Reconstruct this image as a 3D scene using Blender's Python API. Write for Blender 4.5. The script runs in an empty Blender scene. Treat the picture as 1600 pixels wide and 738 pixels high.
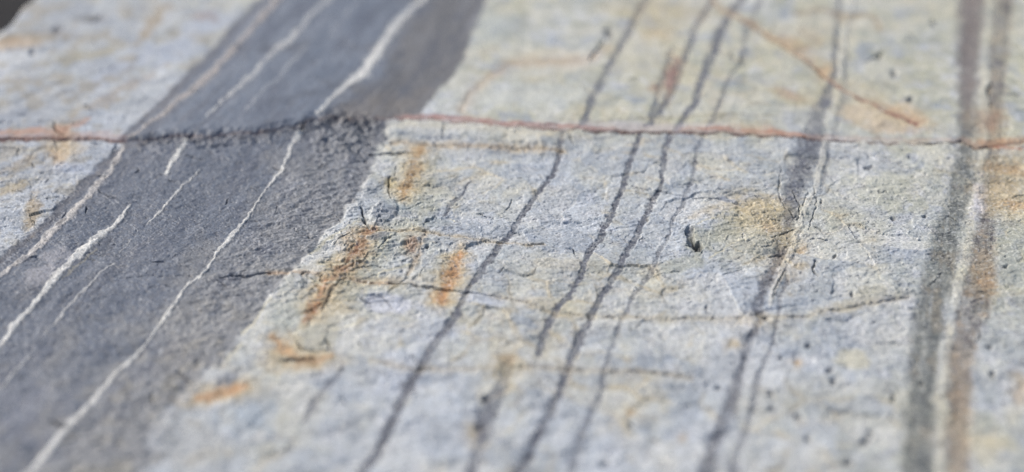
import bpy, math
import numpy as np

scene = bpy.context.scene
scene.cycles.use_denoising = True
scene.cycles.denoising_prefilter = 'NONE'     # keeps the fine mineral grain
# ------------------------------------------------------------------ camera
F, CX, CY = 2666.7, 800.0, 369.0            # focal length and centre on a 1600 px wide frame
PITCH = math.radians(28.85)
DIST = 1.2
CAM_Z = DIST * math.sin(PITCH)
cam_data = bpy.data.cameras.new('camera')
cam = bpy.data.objects.new('camera', cam_data)
scene.collection.objects.link(cam)
scene.camera = cam
cam.location = (0, 0, CAM_Z)
cam.rotation_euler = (math.pi / 2 - PITCH, 0, 0)
cam_data.sensor_width = 36
cam_data.lens = 60
cam_data.clip_start = 0.01
cam_data.clip_end = 500
cam_data.dof.use_dof = True
cam_data.dof.focus_distance = 1.205
cam_data.dof.aperture_fstop = 1.9
cam_data.dof.aperture_blades = 9

# ------------------------------------------------------------------ light
SUN_EL, SUN_AZ = math.radians(36), math.radians(-52)     # azimuth from +Y (straight ahead), negative = left
world = bpy.data.worlds.new("World")
scene.world = world
world.use_nodes = True
wn = world.node_tree
bg = wn.nodes['Background']
sky = wn.nodes.new('ShaderNodeTexSky')
sky.sky_type = 'NISHITA'
sky.sun_disc = False
sky.sun_elevation = SUN_EL
sky.sun_rotation = SUN_AZ
sky.dust_density = 4.0
sky.air_density = 1.0
sky.ozone_density = 1.0
wn.links.new(sky.outputs[0], bg.inputs[0])
bg.inputs[1].default_value = 0.11
sd = bpy.data.lights.new('sun', 'SUN')
sun = bpy.data.objects.new('sun', sd)
scene.collection.objects.link(sun)
sd.energy = 2.6
sd.angle = math.radians(3)
sd.color = (1.0, 0.98, 0.95)
dx, dy, dz = math.sin(SUN_AZ) * math.cos(SUN_EL), math.cos(SUN_AZ) * math.cos(SUN_EL), math.sin(SUN_EL)
from mathutils import Vector
sun.rotation_euler = Vector((dx, dy, dz)).to_track_quat('Z', 'Y').to_euler()
sun.location = (dx * 5, dy * 5, dz * 5)
scene.view_settings.view_transform = 'Standard'
scene.view_settings.look = 'None'
scene.view_settings.gamma = 1
scene.view_settings.exposure = 0.45

# ------------------------------------------------------------------ maths helpers
rng = np.random.default_rng(7)
_perm = rng.permutation(4096).astype(np.int32)
_perm2 = np.concatenate([_perm, _perm])
_ang = rng.random(4096) * 2 * np.pi
_gx, _gy = np.cos(_ang).astype(np.float32), np.sin(_ang).astype(np.float32)


def pn(x, y, s=0):
    xi, yi = np.floor(x), np.floor(y)
    xf, yf = (x - xi).astype(np.float32), (y - yi).astype(np.float32)
    xi = (xi.astype(np.int64) + s * 131) & 4095
    yi = (yi.astype(np.int64) + s * 57) & 4095
    x1, y1 = (xi + 1) & 4095, (yi + 1) & 4095
    u = xf * xf * xf * (xf * (xf * 6 - 15) + 10)
    v = yf * yf * yf * (yf * (yf * 6 - 15) + 10)
    a, b = _perm2[xi], _perm2[x1]

    def g(h, fx, fy):
        return _gx[h] * fx + _gy[h] * fy
    n00 = g(_perm2[a + yi], xf, yf)
    n10 = g(_perm2[b + yi], xf - 1, yf)
    n01 = g(_perm2[a + y1], xf, yf - 1)
    n11 = g(_perm2[b + y1], xf - 1, yf - 1)
    n0 = n00 + u * (n10 - n00)
    n1 = n01 + u * (n11 - n01)
    return (n0 + v * (n1 - n0)) * 1.5


def fbm(x, y, s=0, o=4, gain=0.5, lac=2.03):
    r, a, t = 0, 1.0, 0
    for k in range(o):
        r = r + a * pn(x, y, s + k * 7)
        t += a
        a *= gain
        x, y = x * lac + 13.7, y * lac + 5.3
    return r / t * 1.4


def worley(x, y, s=0):
    """cell tone, offset to the cell's centre and distance to its border"""
    xi, yi = np.floor(x).astype(np.int64), np.floor(y).astype(np.int64)
    f1 = np.full(x.shape, 9.0, np.float32)
    f2 = f1.copy()
    cid = np.zeros(x.shape, np.int32)
    ox = np.zeros(x.shape, np.float32)
    oy = np.zeros(x.shape, np.float32)
    for a in (-1, 0, 1):
        for b in (-1, 0, 1):
            h = _perm2[_perm2[(xi + a + s * 97) & 4095] + ((yi + b + s * 31) & 4095)]
            px_ = (xi + a + .5 + .46 * _gx[h] - x).astype(np.float32)
            py_ = (yi + b + .5 + .46 * _gy[h] - y).astype(np.float32)
            d = np.sqrt(px_ * px_ + py_ * py_)
            m = d < f1
            f2 = np.where(m, f1, np.minimum(f2, d))
            f1 = np.where(m, d, f1)
            cid = np.where(m, h, cid)
            ox = np.where(m, px_, ox)
            oy = np.where(m, py_, oy)
    return cid, ox, oy, f2 - f1


def ss(e0, e1, x):
    t = np.clip((x - e0) / (e1 - e0), 0, 1)
    return t * t * (3 - 2 * t)


def lerp(a, b, t):
    return a + (b - a) * t


def srgb(r, g, b):
    c = np.array([r, g, b], np.float32) / 255
    return np.where(c <= 0.04045, c / 12.92, ((c + 0.055) / 1.055) ** 2.4).astype(np.float32)


# ------------------------------------------------------------------ survey grid over the rock face
def steps(brk):
    out = [brk[0][0]]
    for (a, da), (b, db) in zip(brk[:-1], brk[1:]):
        while out[-1] < b - 1e-6:
            t = (out[-1] - a) / (b - a)
            out.append(min(b, out[-1] + da + (db - da) * t))
    return np.array(out)


xs = steps([(-460, 12), (-60, 1.0), (1660, 1.0), (2060, 12)])
ys = steps([(-170, 8), (-25, 1.5), (190, 1.1), (240, 0.95), (470, 0.95), (560, 1.4), (760, 1.6), (900, 8)])
GX, GY = np.meshgrid(xs, ys)
NR, NC = GX.shape
cp, sp = math.cos(PITCH), math.sin(PITCH)


def ground(px, py):                         # survey coordinates -> metres on the bedding plane
    x, y = (px - CX) / F, -(py - CY) / F
    t = CAM_Z / (sp - y * cp)
    return x * t, (y * sp + cp) * t


WX, WY = ground(GX, GY)
# rock frame: A runs along the bedding, B across it
th = math.radians(15)
A = WX * math.sin(th) + WY * math.cos(th)
B = WX * math.cos(th) - WY * math.sin(th)

# gentle wander of every drawn feature
w1 = pn(WX * 70, WY * 45, 3)
w2 = pn(WX * 70, WY * 45, 4)
w3 = pn(WX * 260, WY * 150, 5)
w4 = pn(WX * 260, WY * 150, 6)
PX = GX + 3.0 * w1 + 2.4 * w3 + 1.1 * pn(WX * 500, WY * 260, 8)
PY = GY + 2.2 * w2 + 1.2 * w4


def stroke(pts, warp=True):
    """distance to a drawn line divided by its half width, over the whole grid"""
    r = np.full(GX.shape, 99.0, np.float32)
    X, Y = (PX, PY) if warp else (GX, GY)
    for p, q in zip(pts[:-1], pts[1:]):
        m = 8 + 3 * max(p[2], q[2])
        i0, i1 = np.searchsorted(ys, [min(p[1], q[1]) - m, max(p[1], q[1]) + m])
        j0, j1 = np.searchsorted(xs, [min(p[0], q[0]) - m, max(p[0], q[0]) + m])
        if i1 <= i0 or j1 <= j0:
            continue
        x, y = X[i0:i1, j0:j1], Y[i0:i1, j0:j1]
        vx, vy = q[0] - p[0], q[1] - p[1]
        t = np.clip(((x - p[0]) * vx + (y - p[1]) * vy) / (vx * vx + vy * vy), 0, 1)
        d = np.hypot(x - p[0] - t * vx, y - p[1] - t * vy)
        w = 0.5 * (p[2] + (q[2] - p[2]) * t)
        np.minimum(r[i0:i1, j0:j1], d / w, out=r[i0:i1, j0:j1])
    return r


def spot(x, y, rx, ry, ang=0):
    c, s = math.cos(math.radians(ang)), math.sin(math.radians(ang))
    a = (PX - x) * c + (PY - y) * s
    b = -(PX - x) * s + (PY - y) * c
    return np.sqrt((a / rx) ** 2 + (b / ry) ** 2).astype(np.float32)


def curve_x(pts):                            # x of a line at each height of the survey
    pts = sorted(pts, key=lambda p: p[1])
    return np.interp(PY, [p[1] for p in pts], [p[0] for p in pts])


def curve_y(pts):
    return np.interp(PX, [p[0] for p in pts], [p[1] for p in pts])


# ------------------------------------------------------------------ the traced lines
SEAM = [(-500, 232), (0, 222), (41, 218), (85, 217), (135, 217), (190, 220), (230, 216), (278, 213), (339, 212), (400, 208),
        (434, 201), (474, 194), (490, 186), (520, 184), (570, 188), (617, 187), (688, 191), (739, 195), (800, 201),
        (868, 204), (935, 206), (1003, 208), (1071, 208), (1139, 209), (1200, 213), (1244, 216), (1288, 220),
        (1352, 223), (1437, 226), (1490, 226), (1505, 222), (1522, 231), (1545, 228), (1566, 225), (1600, 223), (2100, 226)]
seam_y = curve_y(SEAM) + (2.5 * pn(WX * 160, WY * 4, 9) + .6 * pn(WX * 420, WY * 9, 10)) * (.35 + .65 * ss(190, 220, PX) * (1 - ss(590, 620, PX)))
sd_ = PY - seam_y                            # signed distance to the seam, negative on the far slab
far = sd_ < 0
# dark bed edges
FL = [(592, -170), (410, 0), (400, 7), (359, 47), (322, 91), (288, 125), (250, 163), (217, 190), (183, 217), (150, 240)]
FR = [(860, -170), (762, 0), (752, 20), (739, 51), (728, 85), (715, 112), (681, 146), (654, 183), (640, 200)]
NL = [(200, 205), (185, 228), (150, 262), (102, 311), (61, 358), (20, 389), (0, 401), (-40, 428), (-500, 740)]
NR_ = [(606, 190), (603, 200), (602, 220), (588, 237), (590, 250), (569, 294), (535, 342), (502, 375), (478, 406),
       (444, 443), (413, 474), (400, 500), (359, 562), (318, 600), (271, 650), (240, 698), (220, 738), (120, 900)]
xl = np.where(far, curve_x(FL), curve_x(NL))
xr = np.where(far, curve_x(FR), curve_x(NR_) + ss(430, 520, PY) * 7 * np.sign(pn(WY * 34, WX * 3, 12)) * ss(.05, .2, np.abs(pn(WY * 34, WX * 3, 12))) + 4 * pn(WX * 90, WY * 60, 13))

V1F = [(760, -150, 6), (664, -2, 7), (644, 14, 9), (627, 30, 13), (610, 54, 18), (590, 85, 20), (573, 112, 19), (552, 129, 13),
       (535, 142, 8), (512, 166, 6), (497, 178, 4)]
V1N = [(473, 206, 7), (468, 214, 10), (458, 224, 7), (452, 244, 6), (441, 267, 6), (420, 291, 4), (400, 322, 3.2), (376, 355, 6),
       (359, 375, 8), (343, 391, 7), (325, 420, 4), (295, 447, 5), (271, 480, 6), (251, 508, 5), (222, 547, 4.5),
       (203, 566, 7), (180, 590, 7), (152, 623, 9), (118, 661, 13), (85, 698, 13), (51, 738, 15), (-60, 860, 16)]
V2F = [(640, -130, 8), (518, -2, 8), (485, 30, 10), (454, 64, 11), (417, 98, 9), (400, 118, 8), (366, 146, 7), (339, 173, 5), (322, 186, 3)]
V2N = [(290, 219, 9), (284, 232, 12), (276, 244, 12), (268, 257, 9), (260, 270, 4)]
V3N = [(205, 322, 3), (183, 345, 6), (163, 365, 10), (150, 375, 15), (129, 392, 16), (108, 413, 14), (85, 440, 13), (61, 467, 9),
       (44, 487, 10), (20, 515, 10), (0, 542, 12), (-60, 612, 13), (-200, 760, 10)]
V4N = [(192, 226, 12), (186, 242, 11), (173, 264, 11), (149, 294, 12), (125, 321, 12), (102, 345, 15), (74, 372, 14), (44, 402, 10),
       (17, 420, 8), (0, 434, 7), (-60, 475, 8)]
V4F = [(600, -150, 12), (437, -2, 12), (417, 20, 14), (400, 40, 12), (356, 91, 11), (325, 125, 17), (291, 152, 13), (257, 179, 8), (214, 208, 5), (204, 214, 4)]
V5N = [(311, 264, 2), (284, 292, 3.4), (251, 331, 3), (230, 350, 2)]
V5B = [(206, 375, 1.6), (186, 396, 1.6)]
V5C = [(176, 413, 2), (140, 447, 3.2), (118, 467, 3), (101, 486, 4.5), (90, 505, 4), (73, 525, 3)]
V5D = [(48, 557, 3), (10, 600, 4), (-40, 655, 4)]
V6F = [(480, 78, 2), (464, 95, 3), (434, 125, 3), (400, 159, 3.5), (384, 177, 2)]
V7F = [(566, -5, 3), (520, 50, 3), (500, 76, 2)]
QUARTZ = [('f', V1F, 1.0), ('n', V1N, 0.92), ('f', V2F, 0.58), ('n', V2N, 1.0), ('n', V3N, 1.0), ('n', V4N, 0.72), ('f', V4F, 0.62),
          ('n', V5N, 0.75), ('n', V5B, 0.35), ('n', V5C, 0.6), ('n', V5D, 0.45), ('f', V6F, 0.3), ('f', V7F, 0.2)]

L1F = [(1080, -150, 14), (1010, -2, 13), (996, 20, 13), (979, 58, 11), (963, 85, 11), (946, 119, 11), (929, 149, 13), (915, 186, 10), (908, 200, 8)]
L1N = [(880, 209, 8), (878, 223, 8), (875, 247, 9), (864, 274, 9), (841, 304, 8), (820, 331, 9), (800, 365, 10), (779, 389, 11),
       (756, 423, 12), (735, 450, 10), (722, 480, 8), (712, 498, 13), (691, 525, 14), (668, 562, 14), (637, 613, 18), (610, 671, 17),
       (583, 718, 16), (569, 738, 16), (490, 880, 18)]
L2F = [(1170, -130, 12), (1112, 2, 11), (1088, 41, 9), (1078, 74, 13), (1064, 102, 12), (1051, 142, 15), (1037, 169, 12), (1010, 198, 9)]
L2R = [(1051, 81, 7), (1037, 122, 9), (1030, 142, 9), (1017, 183, 7)]
L2N = [(1000, 212, 9), (990, 237, 9), (978, 277, 12), (966, 311, 9), (952, 342, 11), (937, 372, 10), (919, 396, 13), (913, 419, 10),
       (895, 453, 10), (868, 487, 12), (851, 525, 12), (842, 556, 11)]
L2S = [(795, 575, 14), (789, 600, 16), (772, 628, 24), (756, 672, 28), (750, 700, 18), (739, 738, 22), (715, 860, 24)]
L3F = [(1240, -130, 14), (1161, -2, 15), (1139, 27, 12), (1125, 51, 15), (1118, 81, 15), (1101, 115, 13), (1088, 156, 14), (1071, 183, 10), (1056, 204, 10)]
L3N = [(1048, 210, 10), (1040, 236, 12), (1036, 270, 9), (1034, 287, 8), (1017, 321, 11), (1000, 355, 10), (986, 382, 12), (969, 413, 10),
       (949, 450, 11), (925, 489, 12), (908, 529, 14), (885, 586, 14), (864, 640, 16), (837, 691, 16), (817, 732, 18), (750, 880, 20)]
L4F = [(1225, -120, 8), (1188, 2, 8), (1166, 54, 9), (1159, 98, 8), (1142, 117, 6), (1128, 156, 8), (1115, 190, 9), (1102, 206, 8)]
L4N = [(1095, 217, 7), (1086, 247, 7), (1081, 284, 9), (1068, 315, 7), (1051, 348, 4), (1037, 382, 6), (1017, 423, 9), (993, 457, 7),
       (983, 484, 8), (961, 522, 8), (949, 569, 8), (935, 623, 12), (912, 678, 15), (898, 718, 15), (860, 860, 16)]
L5F = [(1330, -130, 9), (1312, 2, 8), (1306, 68, 10), (1305, 112, 10), (1295, 146, 17), (1278, 183, 30), (1270, 214, 34)]
L5N = [(1268, 220, 36), (1263, 244, 36), (1251, 270, 36), (1240, 298, 28), (1232, 342, 26), (1222, 386, 20), (1205, 430, 14), (1192, 450, 17),
       (1182, 484, 14), (1190, 498, 9), (1173, 532, 11), (1159, 573, 13), (1145, 623, 19), (1128, 671, 18), (1112, 708, 20), (1105, 738, 22), (1075, 880, 24)]
L5B = [(1230, 432, 7), (1213, 505, 8), (1203, 546, 8), (1186, 590, 13), (1176, 637, 12), (1162, 688, 12), (1149, 725, 15), (1125, 860, 16)]
L5C = [(1322, 90, 12), (1320, 150, 14), (1302, 212, 9)]
L5D = [(1297, 222, 8), (1292, 262, 7), (1284, 300, 5)]
L6N = [(535, 576, 7), (512, 610, 8), (495, 630, 12), (476, 661, 9)]
L7N = [(735, 284, 4), (722, 303, 4), (708, 321, 7), (695, 342, 4)]
LAMINA = [('f', L1F, .82), ('n', L1N, .95), ('f', L2F, .85), ('f', L2R, .7), ('n', L2N, 1.0), ('n', L2S, .9), ('f', L3F, .9), ('n', L3N, 1.0),
          ('f', L4F, .6), ('n', L4N, .62), ('f', L5F, .75), ('n', L5N, .98), ('n', L5B, .62), ('f', L5C, .35), ('n', L5D, .5),
          ('n', L6N, .72), ('n', L7N, .8)]
PV1 = [(1292, 222, 10), (1285, 250, 11), (1274, 301, 10), (1254, 335, 11), (1237, 389, 10), (1220, 430, 11), (1203, 477, 8)]
PV0 = [(1350, -100, 9), (1332, 2, 9), (1320, 60, 8), (1314, 120, 7)]
# bands on the right: (y, left, right)
B1 = [(-170, 1516, 1566), (0, 1500, 1538), (85, 1498, 1529), (150, 1499, 1526), (200, 1500, 1529), (240, 1498, 1527), (308, 1484, 1518),
      (342, 1466, 1507), (400, 1456, 1499), (440, 1440, 1491), (480, 1434, 1481), (555, 1423, 1468), (620, 1419, 1462), (738, 1413, 1460), (900, 1405, 1450)]
B3 = [(-170, 1566, 1610), (0, 1552, 1586), (85, 1547, 1574), (150, 1541, 1571), (200, 1541, 1570), (250, 1541, 1560), (308, 1533, 1559),
      (342, 1531, 1551), (375, 1522, 1552), (400, 1515, 1555), (450, 1505, 1555), (480, 1499, 1549), (510, 1493, 1535), (580, 1481, 1518), (650, 1482, 1515),
      (738, 1480, 1514), (900, 1475, 1512)]


def band(tab, soft):
    y = [t[0] for t in tab]
    a = np.interp(PY, y, [t[1] for t in tab])
    b = np.interp(PY, y, [t[2] for t in tab])
    n = 3.5 * pn(WX * 300, WY * 90, 60) + 4 * pn(WX * 60, WY * 30, 61)
    return ss(a - soft, a + soft, PX + n) * (1 - ss(b - soft, b + soft, PX + n)), (PX + n > a) & (PX + n < b)


# ------------------------------------------------------------------ relief (metres)
mm = 0.001
big = fbm(WX * 5, WY * 4, 20, 3)
mid = fbm(WX * 28, WY * 20, 21, 4)
fine = fbm(WX * 230, WY * 150, 22, 3)
grain = fbm(WX * 620, WY * 380, 23, 2)
cleav = fbm((WX * .95 + WY * .2) * 60, (WY * .95 - WX * .2) * 260, 24, 3)     # low ledges lying across the beds
rough = fbm((WX + .3 * WY) * 90, (WY - .3 * WX) * 120, 25, 4, .6)
H = 2.4 * mm * big + 0.9 * mm * mid + 0.065 * mm * fine * (.3 + 1.6 * ss(-.3, .5, mid)) + 0.03 * mm * grain
# flaked ledges
t1 = fbm(WX * 16 + 3, WY * 26, 30, 5, .55)
led = np.zeros_like(H)
for k, lv in enumerate((-.42, -.2, .02, .24, .46)):
    led += ss(lv - .012, lv + .012, t1)
in_dark = (PX > xl) & (PX < xr)
dark_s = ss(-3, 3, PX - xl) * (1 - ss(-5, 5, PX - xr))
near_w = ss(-4, 4, sd_)
# facets left where thin flakes have come away
wa, wb = (WX + .25 * WY) + .006 * mid, (WY - .12 * WX) + .010 * fbm(WX * 24, WY * 24, 26, 3)
c1, ox1, oy1, e1 = worley(wa * 26, wb * 30, 1)
c2, ox2, oy2, e2 = worley(wa * 95 + .5 * fine, wb * 120 + .5 * fine, 2)
c3, ox3, oy3, e3 = worley(wa * 330 + .6 * grain, wb * 400 + .6 * grain, 3)
tone1, tone2, tone3 = ((c * 7919 % 4096) / 2048.0 - 1 for c in (c1, c2, c3))
pale_s = 1 - dark_s
H += mm * ((.5 * tone1 * ox1 + .8 * _gx[c1] * oy1 + .30 * tone1) * (1 - ss(1400, 1450, PX) * (1 - ss(1560, 1600, PX)))) * pale_s * (.45 + .55 * near_w)
H += mm * (.16 * tone2 + .22 * _gx[c2] * oy2) * (.5 + .5 * near_w) * (1 - .3 * dark_s)
H += mm * (.03 * tone3 + .08 * _gy[c3] * oy3) * (.55 + .45 * near_w)
mbr = np.clip(1.4 - .9 * spot(575, 385, 130, 90, -35), 0, 1) + .4 * np.clip(1.4 - spot(1180, 350, 90, 75, 0), 0, 1)
H += mm * pale_s * near_w * mbr * (.55 * tone2 + .35 * led + .35 * cleav)
H += 0.45 * mm * led * (0.4 + 0.6 * near_w) * (1 - .35 * dark_s)
H += 0.16 * mm * cleav * (1 - .6 * dark_s)
# the near dark bed is hackly, the far one smooth
xv1 = curve_x([(p[0], p[1]) for p in V1F + V1N])
hack = dark_s * near_w * ss(-30, 60, PX - xv1)
H += dark_s * near_w * 0.16 * mm * rough + hack * 1.0 * mm * (rough + .5 * cleav)
H += dark_s * .25 * mm * fbm((PX - xl) / np.maximum(xr - xl, 20) * 16, A * 5, 27, 3)

# step down from the far slab to the near slab
sx = [-500, 150, 205, 300, 440, 480, 520, 600, 625, 700, 900, 960, 1180, 1260, 1400, 2100]
amp = np.interp(PX, sx, [.8, .9, 2.0, 2.2, 2.2, 2.0, 1.4, .7, .1, .1, .1, .15, .15, .2, .4, .6]) * mm
wid = np.interp(PX, sx, [5, 5, 7, 8, 9, 12, 14, 9, 6, 7, 14, 17, 15, 6, 5, 5])
H += amp * (1 - ss(0, 1, (sd_ + wid) / wid))
# broken lip below the step in the dark bed
lip = np.exp(-((sd_ - 8) / 14) ** 2) * ss(200, 240, PX) * (1 - ss(560, 610, PX))
H += lip * 2.4 * mm * rough
put_lip = lip * ss(.0, .5, rough)
scar = spot(545, 212, 80, 38, 8)
H += -1.4 * mm * (1 - ss(.4, 1.1, scar)) + 2.4 * mm * rough * (1 - ss(.5, 1.2, scar))

# ------------------------------------------------------------------ colour (albedo), built up from the beds
K = 0.80                                     # photographed tone -> albedo


def put(col, rgb, m):
    c = srgb(*rgb) * K
    for i in range(3):
        col[i] += (c[i] - col[i]) * m


n_warm = fbm(WX * 9, WY * 7, 40, 5, .6)
n_mot = fbm(WX * 38, WY * 30, 41, 4, .6)
n_mot2 = fbm(WX * 75, WY * 60, 42, 4, .6)
q = (GX - 1615) / (GY + 1100)                # the same for every point of one bed
n_lam = fbm(q * 42 + .3 * w1, WY * 1.2, 43, 4, .65)
bias = (.55 * (1 - ss(120, 260, PY)) + .30 * ss(1230, 1460, PX) - .22 * ss(430, 700, PY) * (1 - ss(1300, 1500, PX)) - .22 * ss(215, 240, PY) * (1 - ss(1150, 1400, PX)) * ss(600, 760, PX)
        - .62 * (1 - ss(260, 460, PX)) * (1 - ss(500, 600, PY)))
warm = np.clip(.47 + bias + .85 * n_warm + .25 * n_lam, 0, 1)
col = [np.zeros(GX.shape, np.float32) for _ in range(3)]
put(col, (186, 193, 201), 1.0)
put(col, (190, 189, 168), warm)
put(col, (205, 201, 182), .75 * ss(.12, .55, n_mot + .3 * n_warm) * (.25 + .75 * warm))
put(col, (150, 159, 170), .75 * ss(.05, .5, -n_mot + .2 * n_mot2))
put(col, (144, 150, 142), .65 * ss(.10, .5, -n_mot2 + .3 * n_lam) * warm)
put(col, (208, 211, 218), .5 * ss(.2, .6, n_mot2 - .4 * n_warm))
put(col, (156, 165, 176), .55 * ss(.1, .8, tone1) * (.4 + .6 * near_w))
put(col, (176, 172, 152), .40 * (np.abs(tone1 + .35) < .2) * (.5 + n_warm))
put(col, (204, 204, 200), .38 * ss(.1, .9, -tone1))
put(col, (160, 164, 166), .30 * ss(.2, .9, tone2))
put(col, (210, 210, 206), .26 * ss(.3, .9, -tone2))
put(col, (182, 168, 138), .55 * (1 - ss(.0, .12, e1 + .12 * n_mot2)) * ss(-.05, .35, n_warm + .5 * n_mot) * (1 - .4 * (1 - near_w)))
put(col, (190, 178, 148), .32 * ss(.28, .6, n_warm + .5 * n_mot2))
# pale ground around the rusty corner and the greenish patches
for (x, y, rx, ry, a, c, s) in [
        (575, 400, 105, 45, -38, (160, 163, 148), .6), (630, 325, 44, 14, -10, (158, 170, 174), .7), (690, 354, 30, 9, 10, (144, 156, 162), .7),
        (770, 405, 36, 14, -30, (166, 176, 182), .5), (745, 470, 60, 12, 6, (196, 202, 214), .6), (610, 480, 50, 16, 8, (200, 204, 216), .7),
        (450, 500, 34, 30, -40, (160, 168, 164), .6), (390, 655, 30, 18, 0, (160, 172, 186), .6), (640, 520, 90, 26, 0, (190, 196, 206), .5), (640, 300, 60, 50, 0, (170, 172, 160), .5),
        (1118, 368, 55, 22, -22, (155, 158, 146), .8), (1060, 415, 42, 14, -10, (165, 168, 158), .7),
        (1180, 340, 45, 32, 0, (186, 176, 146), .6), (1165, 375, 70, 44, 0, (172, 172, 158), .4), (470, 545, 85, 30, -30, (186, 182, 160), .6),
        (300, 700, 60, 60, 0, (178, 176, 165), .5), (1390, 185, 75, 26, 8, (205, 180, 152), .6), (1340, 160, 90, 35, 20, (198, 188, 160), .4),
        (1380, 300, 60, 30, 0, (200, 198, 170), .45), (820, 150, 130, 24, 0, (196, 200, 196), .6), (760, 40, 45, 30, 0, (172, 178, 174), .7),
        (25, 70, 55, 12, -4, (186, 160, 128), .75), (235, 22, 26, 22, 0, (186, 176, 150), .7), (70, 45, 60, 14, 0, (150, 152, 150), .5),
        (45, 340, 12, 28, 10, (176, 168, 146), .75), (30, 285, 60, 12, -14, (178, 172, 154), .7), (130, 85, 60, 10, -10, (186, 184, 160), .6),
        (300, 60, 80, 26, -38, (176, 186, 205), .6), (190, 110, 90, 16, -30, (168, 178, 200), .55), (440, 560, 40, 18, -20, (178, 160, 132), .5),
        (1550, 700, 40, 30, 0, (206, 198, 172), .6), (860, 90, 70, 14, 0, (205, 196, 174), .5), (1000, 90, 60, 40, 0, (200, 195, 176), .5),
        (880, 415, 60, 10, 0, (188, 180, 160), .4), (860, 475, 60, 10, 5, (192, 184, 164), .5), (1440, 560, 40, 60, 0, (176, 178, 172), .3),
        (1335, 560, 32, 20, 0, (206, 200, 172), .6), (1340, 470, 60, 14, -20, (196, 190, 166), .5), (1580, 420, 40, 100, 0, (178, 180, 164), .5),
        (620, 600, 40, 50, 0, (196, 202, 212), .5), (380, 660, 60, 30, 0, (168, 180, 190), .6), (1480, 20, 25, 60, 0, (184, 184, 168), .5)]:
    r = spot(x, y, rx, ry, a) + .55 * n_mot + .25 * n_mot2
    put(col, c, s * (1 - ss(.55, 1.15, r)))

lft = 1 - ss(200, 480, PX)
put(col, (158, 167, 180), np.clip(.8 * lft * (.6 + .8 * n_warm), 0, 1))
put(col, (150, 144, 130), .6 * lft * ss(.1, .5, n_mot + .5 * n_warm))
put(col, (146, 152, 160), .5 * lft * ss(.1, .5, -n_mot + .3 * tone2))
# dark bed
acr = (PX - xl) / np.maximum(xr - xl, 20)
n_dl = fbm(acr * 26, A * 5, 45, 4, .65)
n_dm = fbm(WX * 30, WY * 22, 46, 4)
n_spk = fbm(WX * 330, WY * 230, 47, 2, .6)
dk = [np.zeros(GX.shape, np.float32) for _ in range(3)]
put(dk, (88, 98, 114), 1.0)
put(dk, (116, 120, 128), near_w * ss(0, 50, PX - xv1))
put(dk, (118, 122, 126), .6 * near_w * ss(.55, 1.0, acr + .25 * n_dm))
put(dk, (109, 119, 134), (1 - near_w))  # far bed lightened: sheen of its smoother face put into the albedo
rt = near_w * (.35 + .65 * ss(-10, 60, PX - xv1))
put(dk, (90, 96, 110), .35 * rt * ss(.2, .9, tone2))
put(dk, (140, 145, 154), .35 * rt * ss(.2, .9, tone3))
put(dk, (80, 84, 96), .4 * rt * ss(.3, .9, -tone3))
put(dk, (86, 94, 110), .6 * ss(.05, .5, fbm(acr * 9 + .1 * n_dm, A * 9, 48, 4, .6)))
put(dk, (108, 109, 112), (1 - near_w) * ss(.58, .80, acr + .12 * n_dm))
put(dk, (124, 118, 112), .45 * (1 - near_w) * (1 - ss(.5, 1.1, spot(600, 165, 85, 22, -12) + .5 * n_mot)))
put(dk, (122, 128, 140), .45 * ss(.1, .6, n_dl))
put(dk, (80, 86, 100), .55 * ss(.1, .6, -n_dl))
put(dk, (84, 90, 102), .6 * ss(.15, .6, n_dm))
put(dk, (164, 168, 174), .75 * near_w * ss(.28, .6, n_spk) * (.3 + .7 * ss(-20, 60, PX - xv1)))
put(dk, (168, 168, 174), .55 * (1 - ss(.3, 1.1, spot(70, 425, 50, 22, -42) + .9 * n_mot2)))
for (x, y, rx, ry, a, c, s) in [(300, 560, 60, 40, -40, (128, 126, 122), .5), (285, 640, 60, 40, -40, (134, 134, 132), .6),
                                (60, 650, 60, 60, 0, (112, 118, 132), .5), (530, 360, 60, 30, -50, (120, 120, 122), .4)]:
    put(dk, c, s * (1 - ss(.4, 1.2, spot(x, y, rx, ry, a) + .4 * n_mot)))
put(dk, (138, 140, 142), .8 * near_w * ss(.55, 1.0, acr + .35 * n_dm + .15 * n_mot2) * (.45 + .55 * ss(300, 560, PY)))
put(dk, (150, 146, 134), .6 * near_w * ss(.05, .5, n_mot2 + .5 * n_mot) * ss(.6, .95, acr) * ss(380, 600, PY))
sw = 5 + 26 * near_w * ss(480, 700, PY)
soft_r = ss(-1, 1, (PX - xr + (9 + 22 * ss(420, 640, PY)) * n_mot2 * near_w) / sw)
ds = ss(-4, 4, PX - xl + 3 * n_mot2) * (1 - soft_r)
for i in range(3):
    col[i] += (dk[i] - col[i]) * ds
# darker selvage on the left edge of the bed
e = np.exp(-((PX - xl - 7) / 9) ** 2)
put(col, (98, 98, 104), .55 * e)
put(col, (204, 206, 206), .6 * np.exp(-((PX - xr - 3.5) / 3) ** 2) * near_w * ss(-.35, .1, n_mot2 + .1) * (1 - ss(520, 620, PY)) * ss(238, 246, PY))

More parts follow.
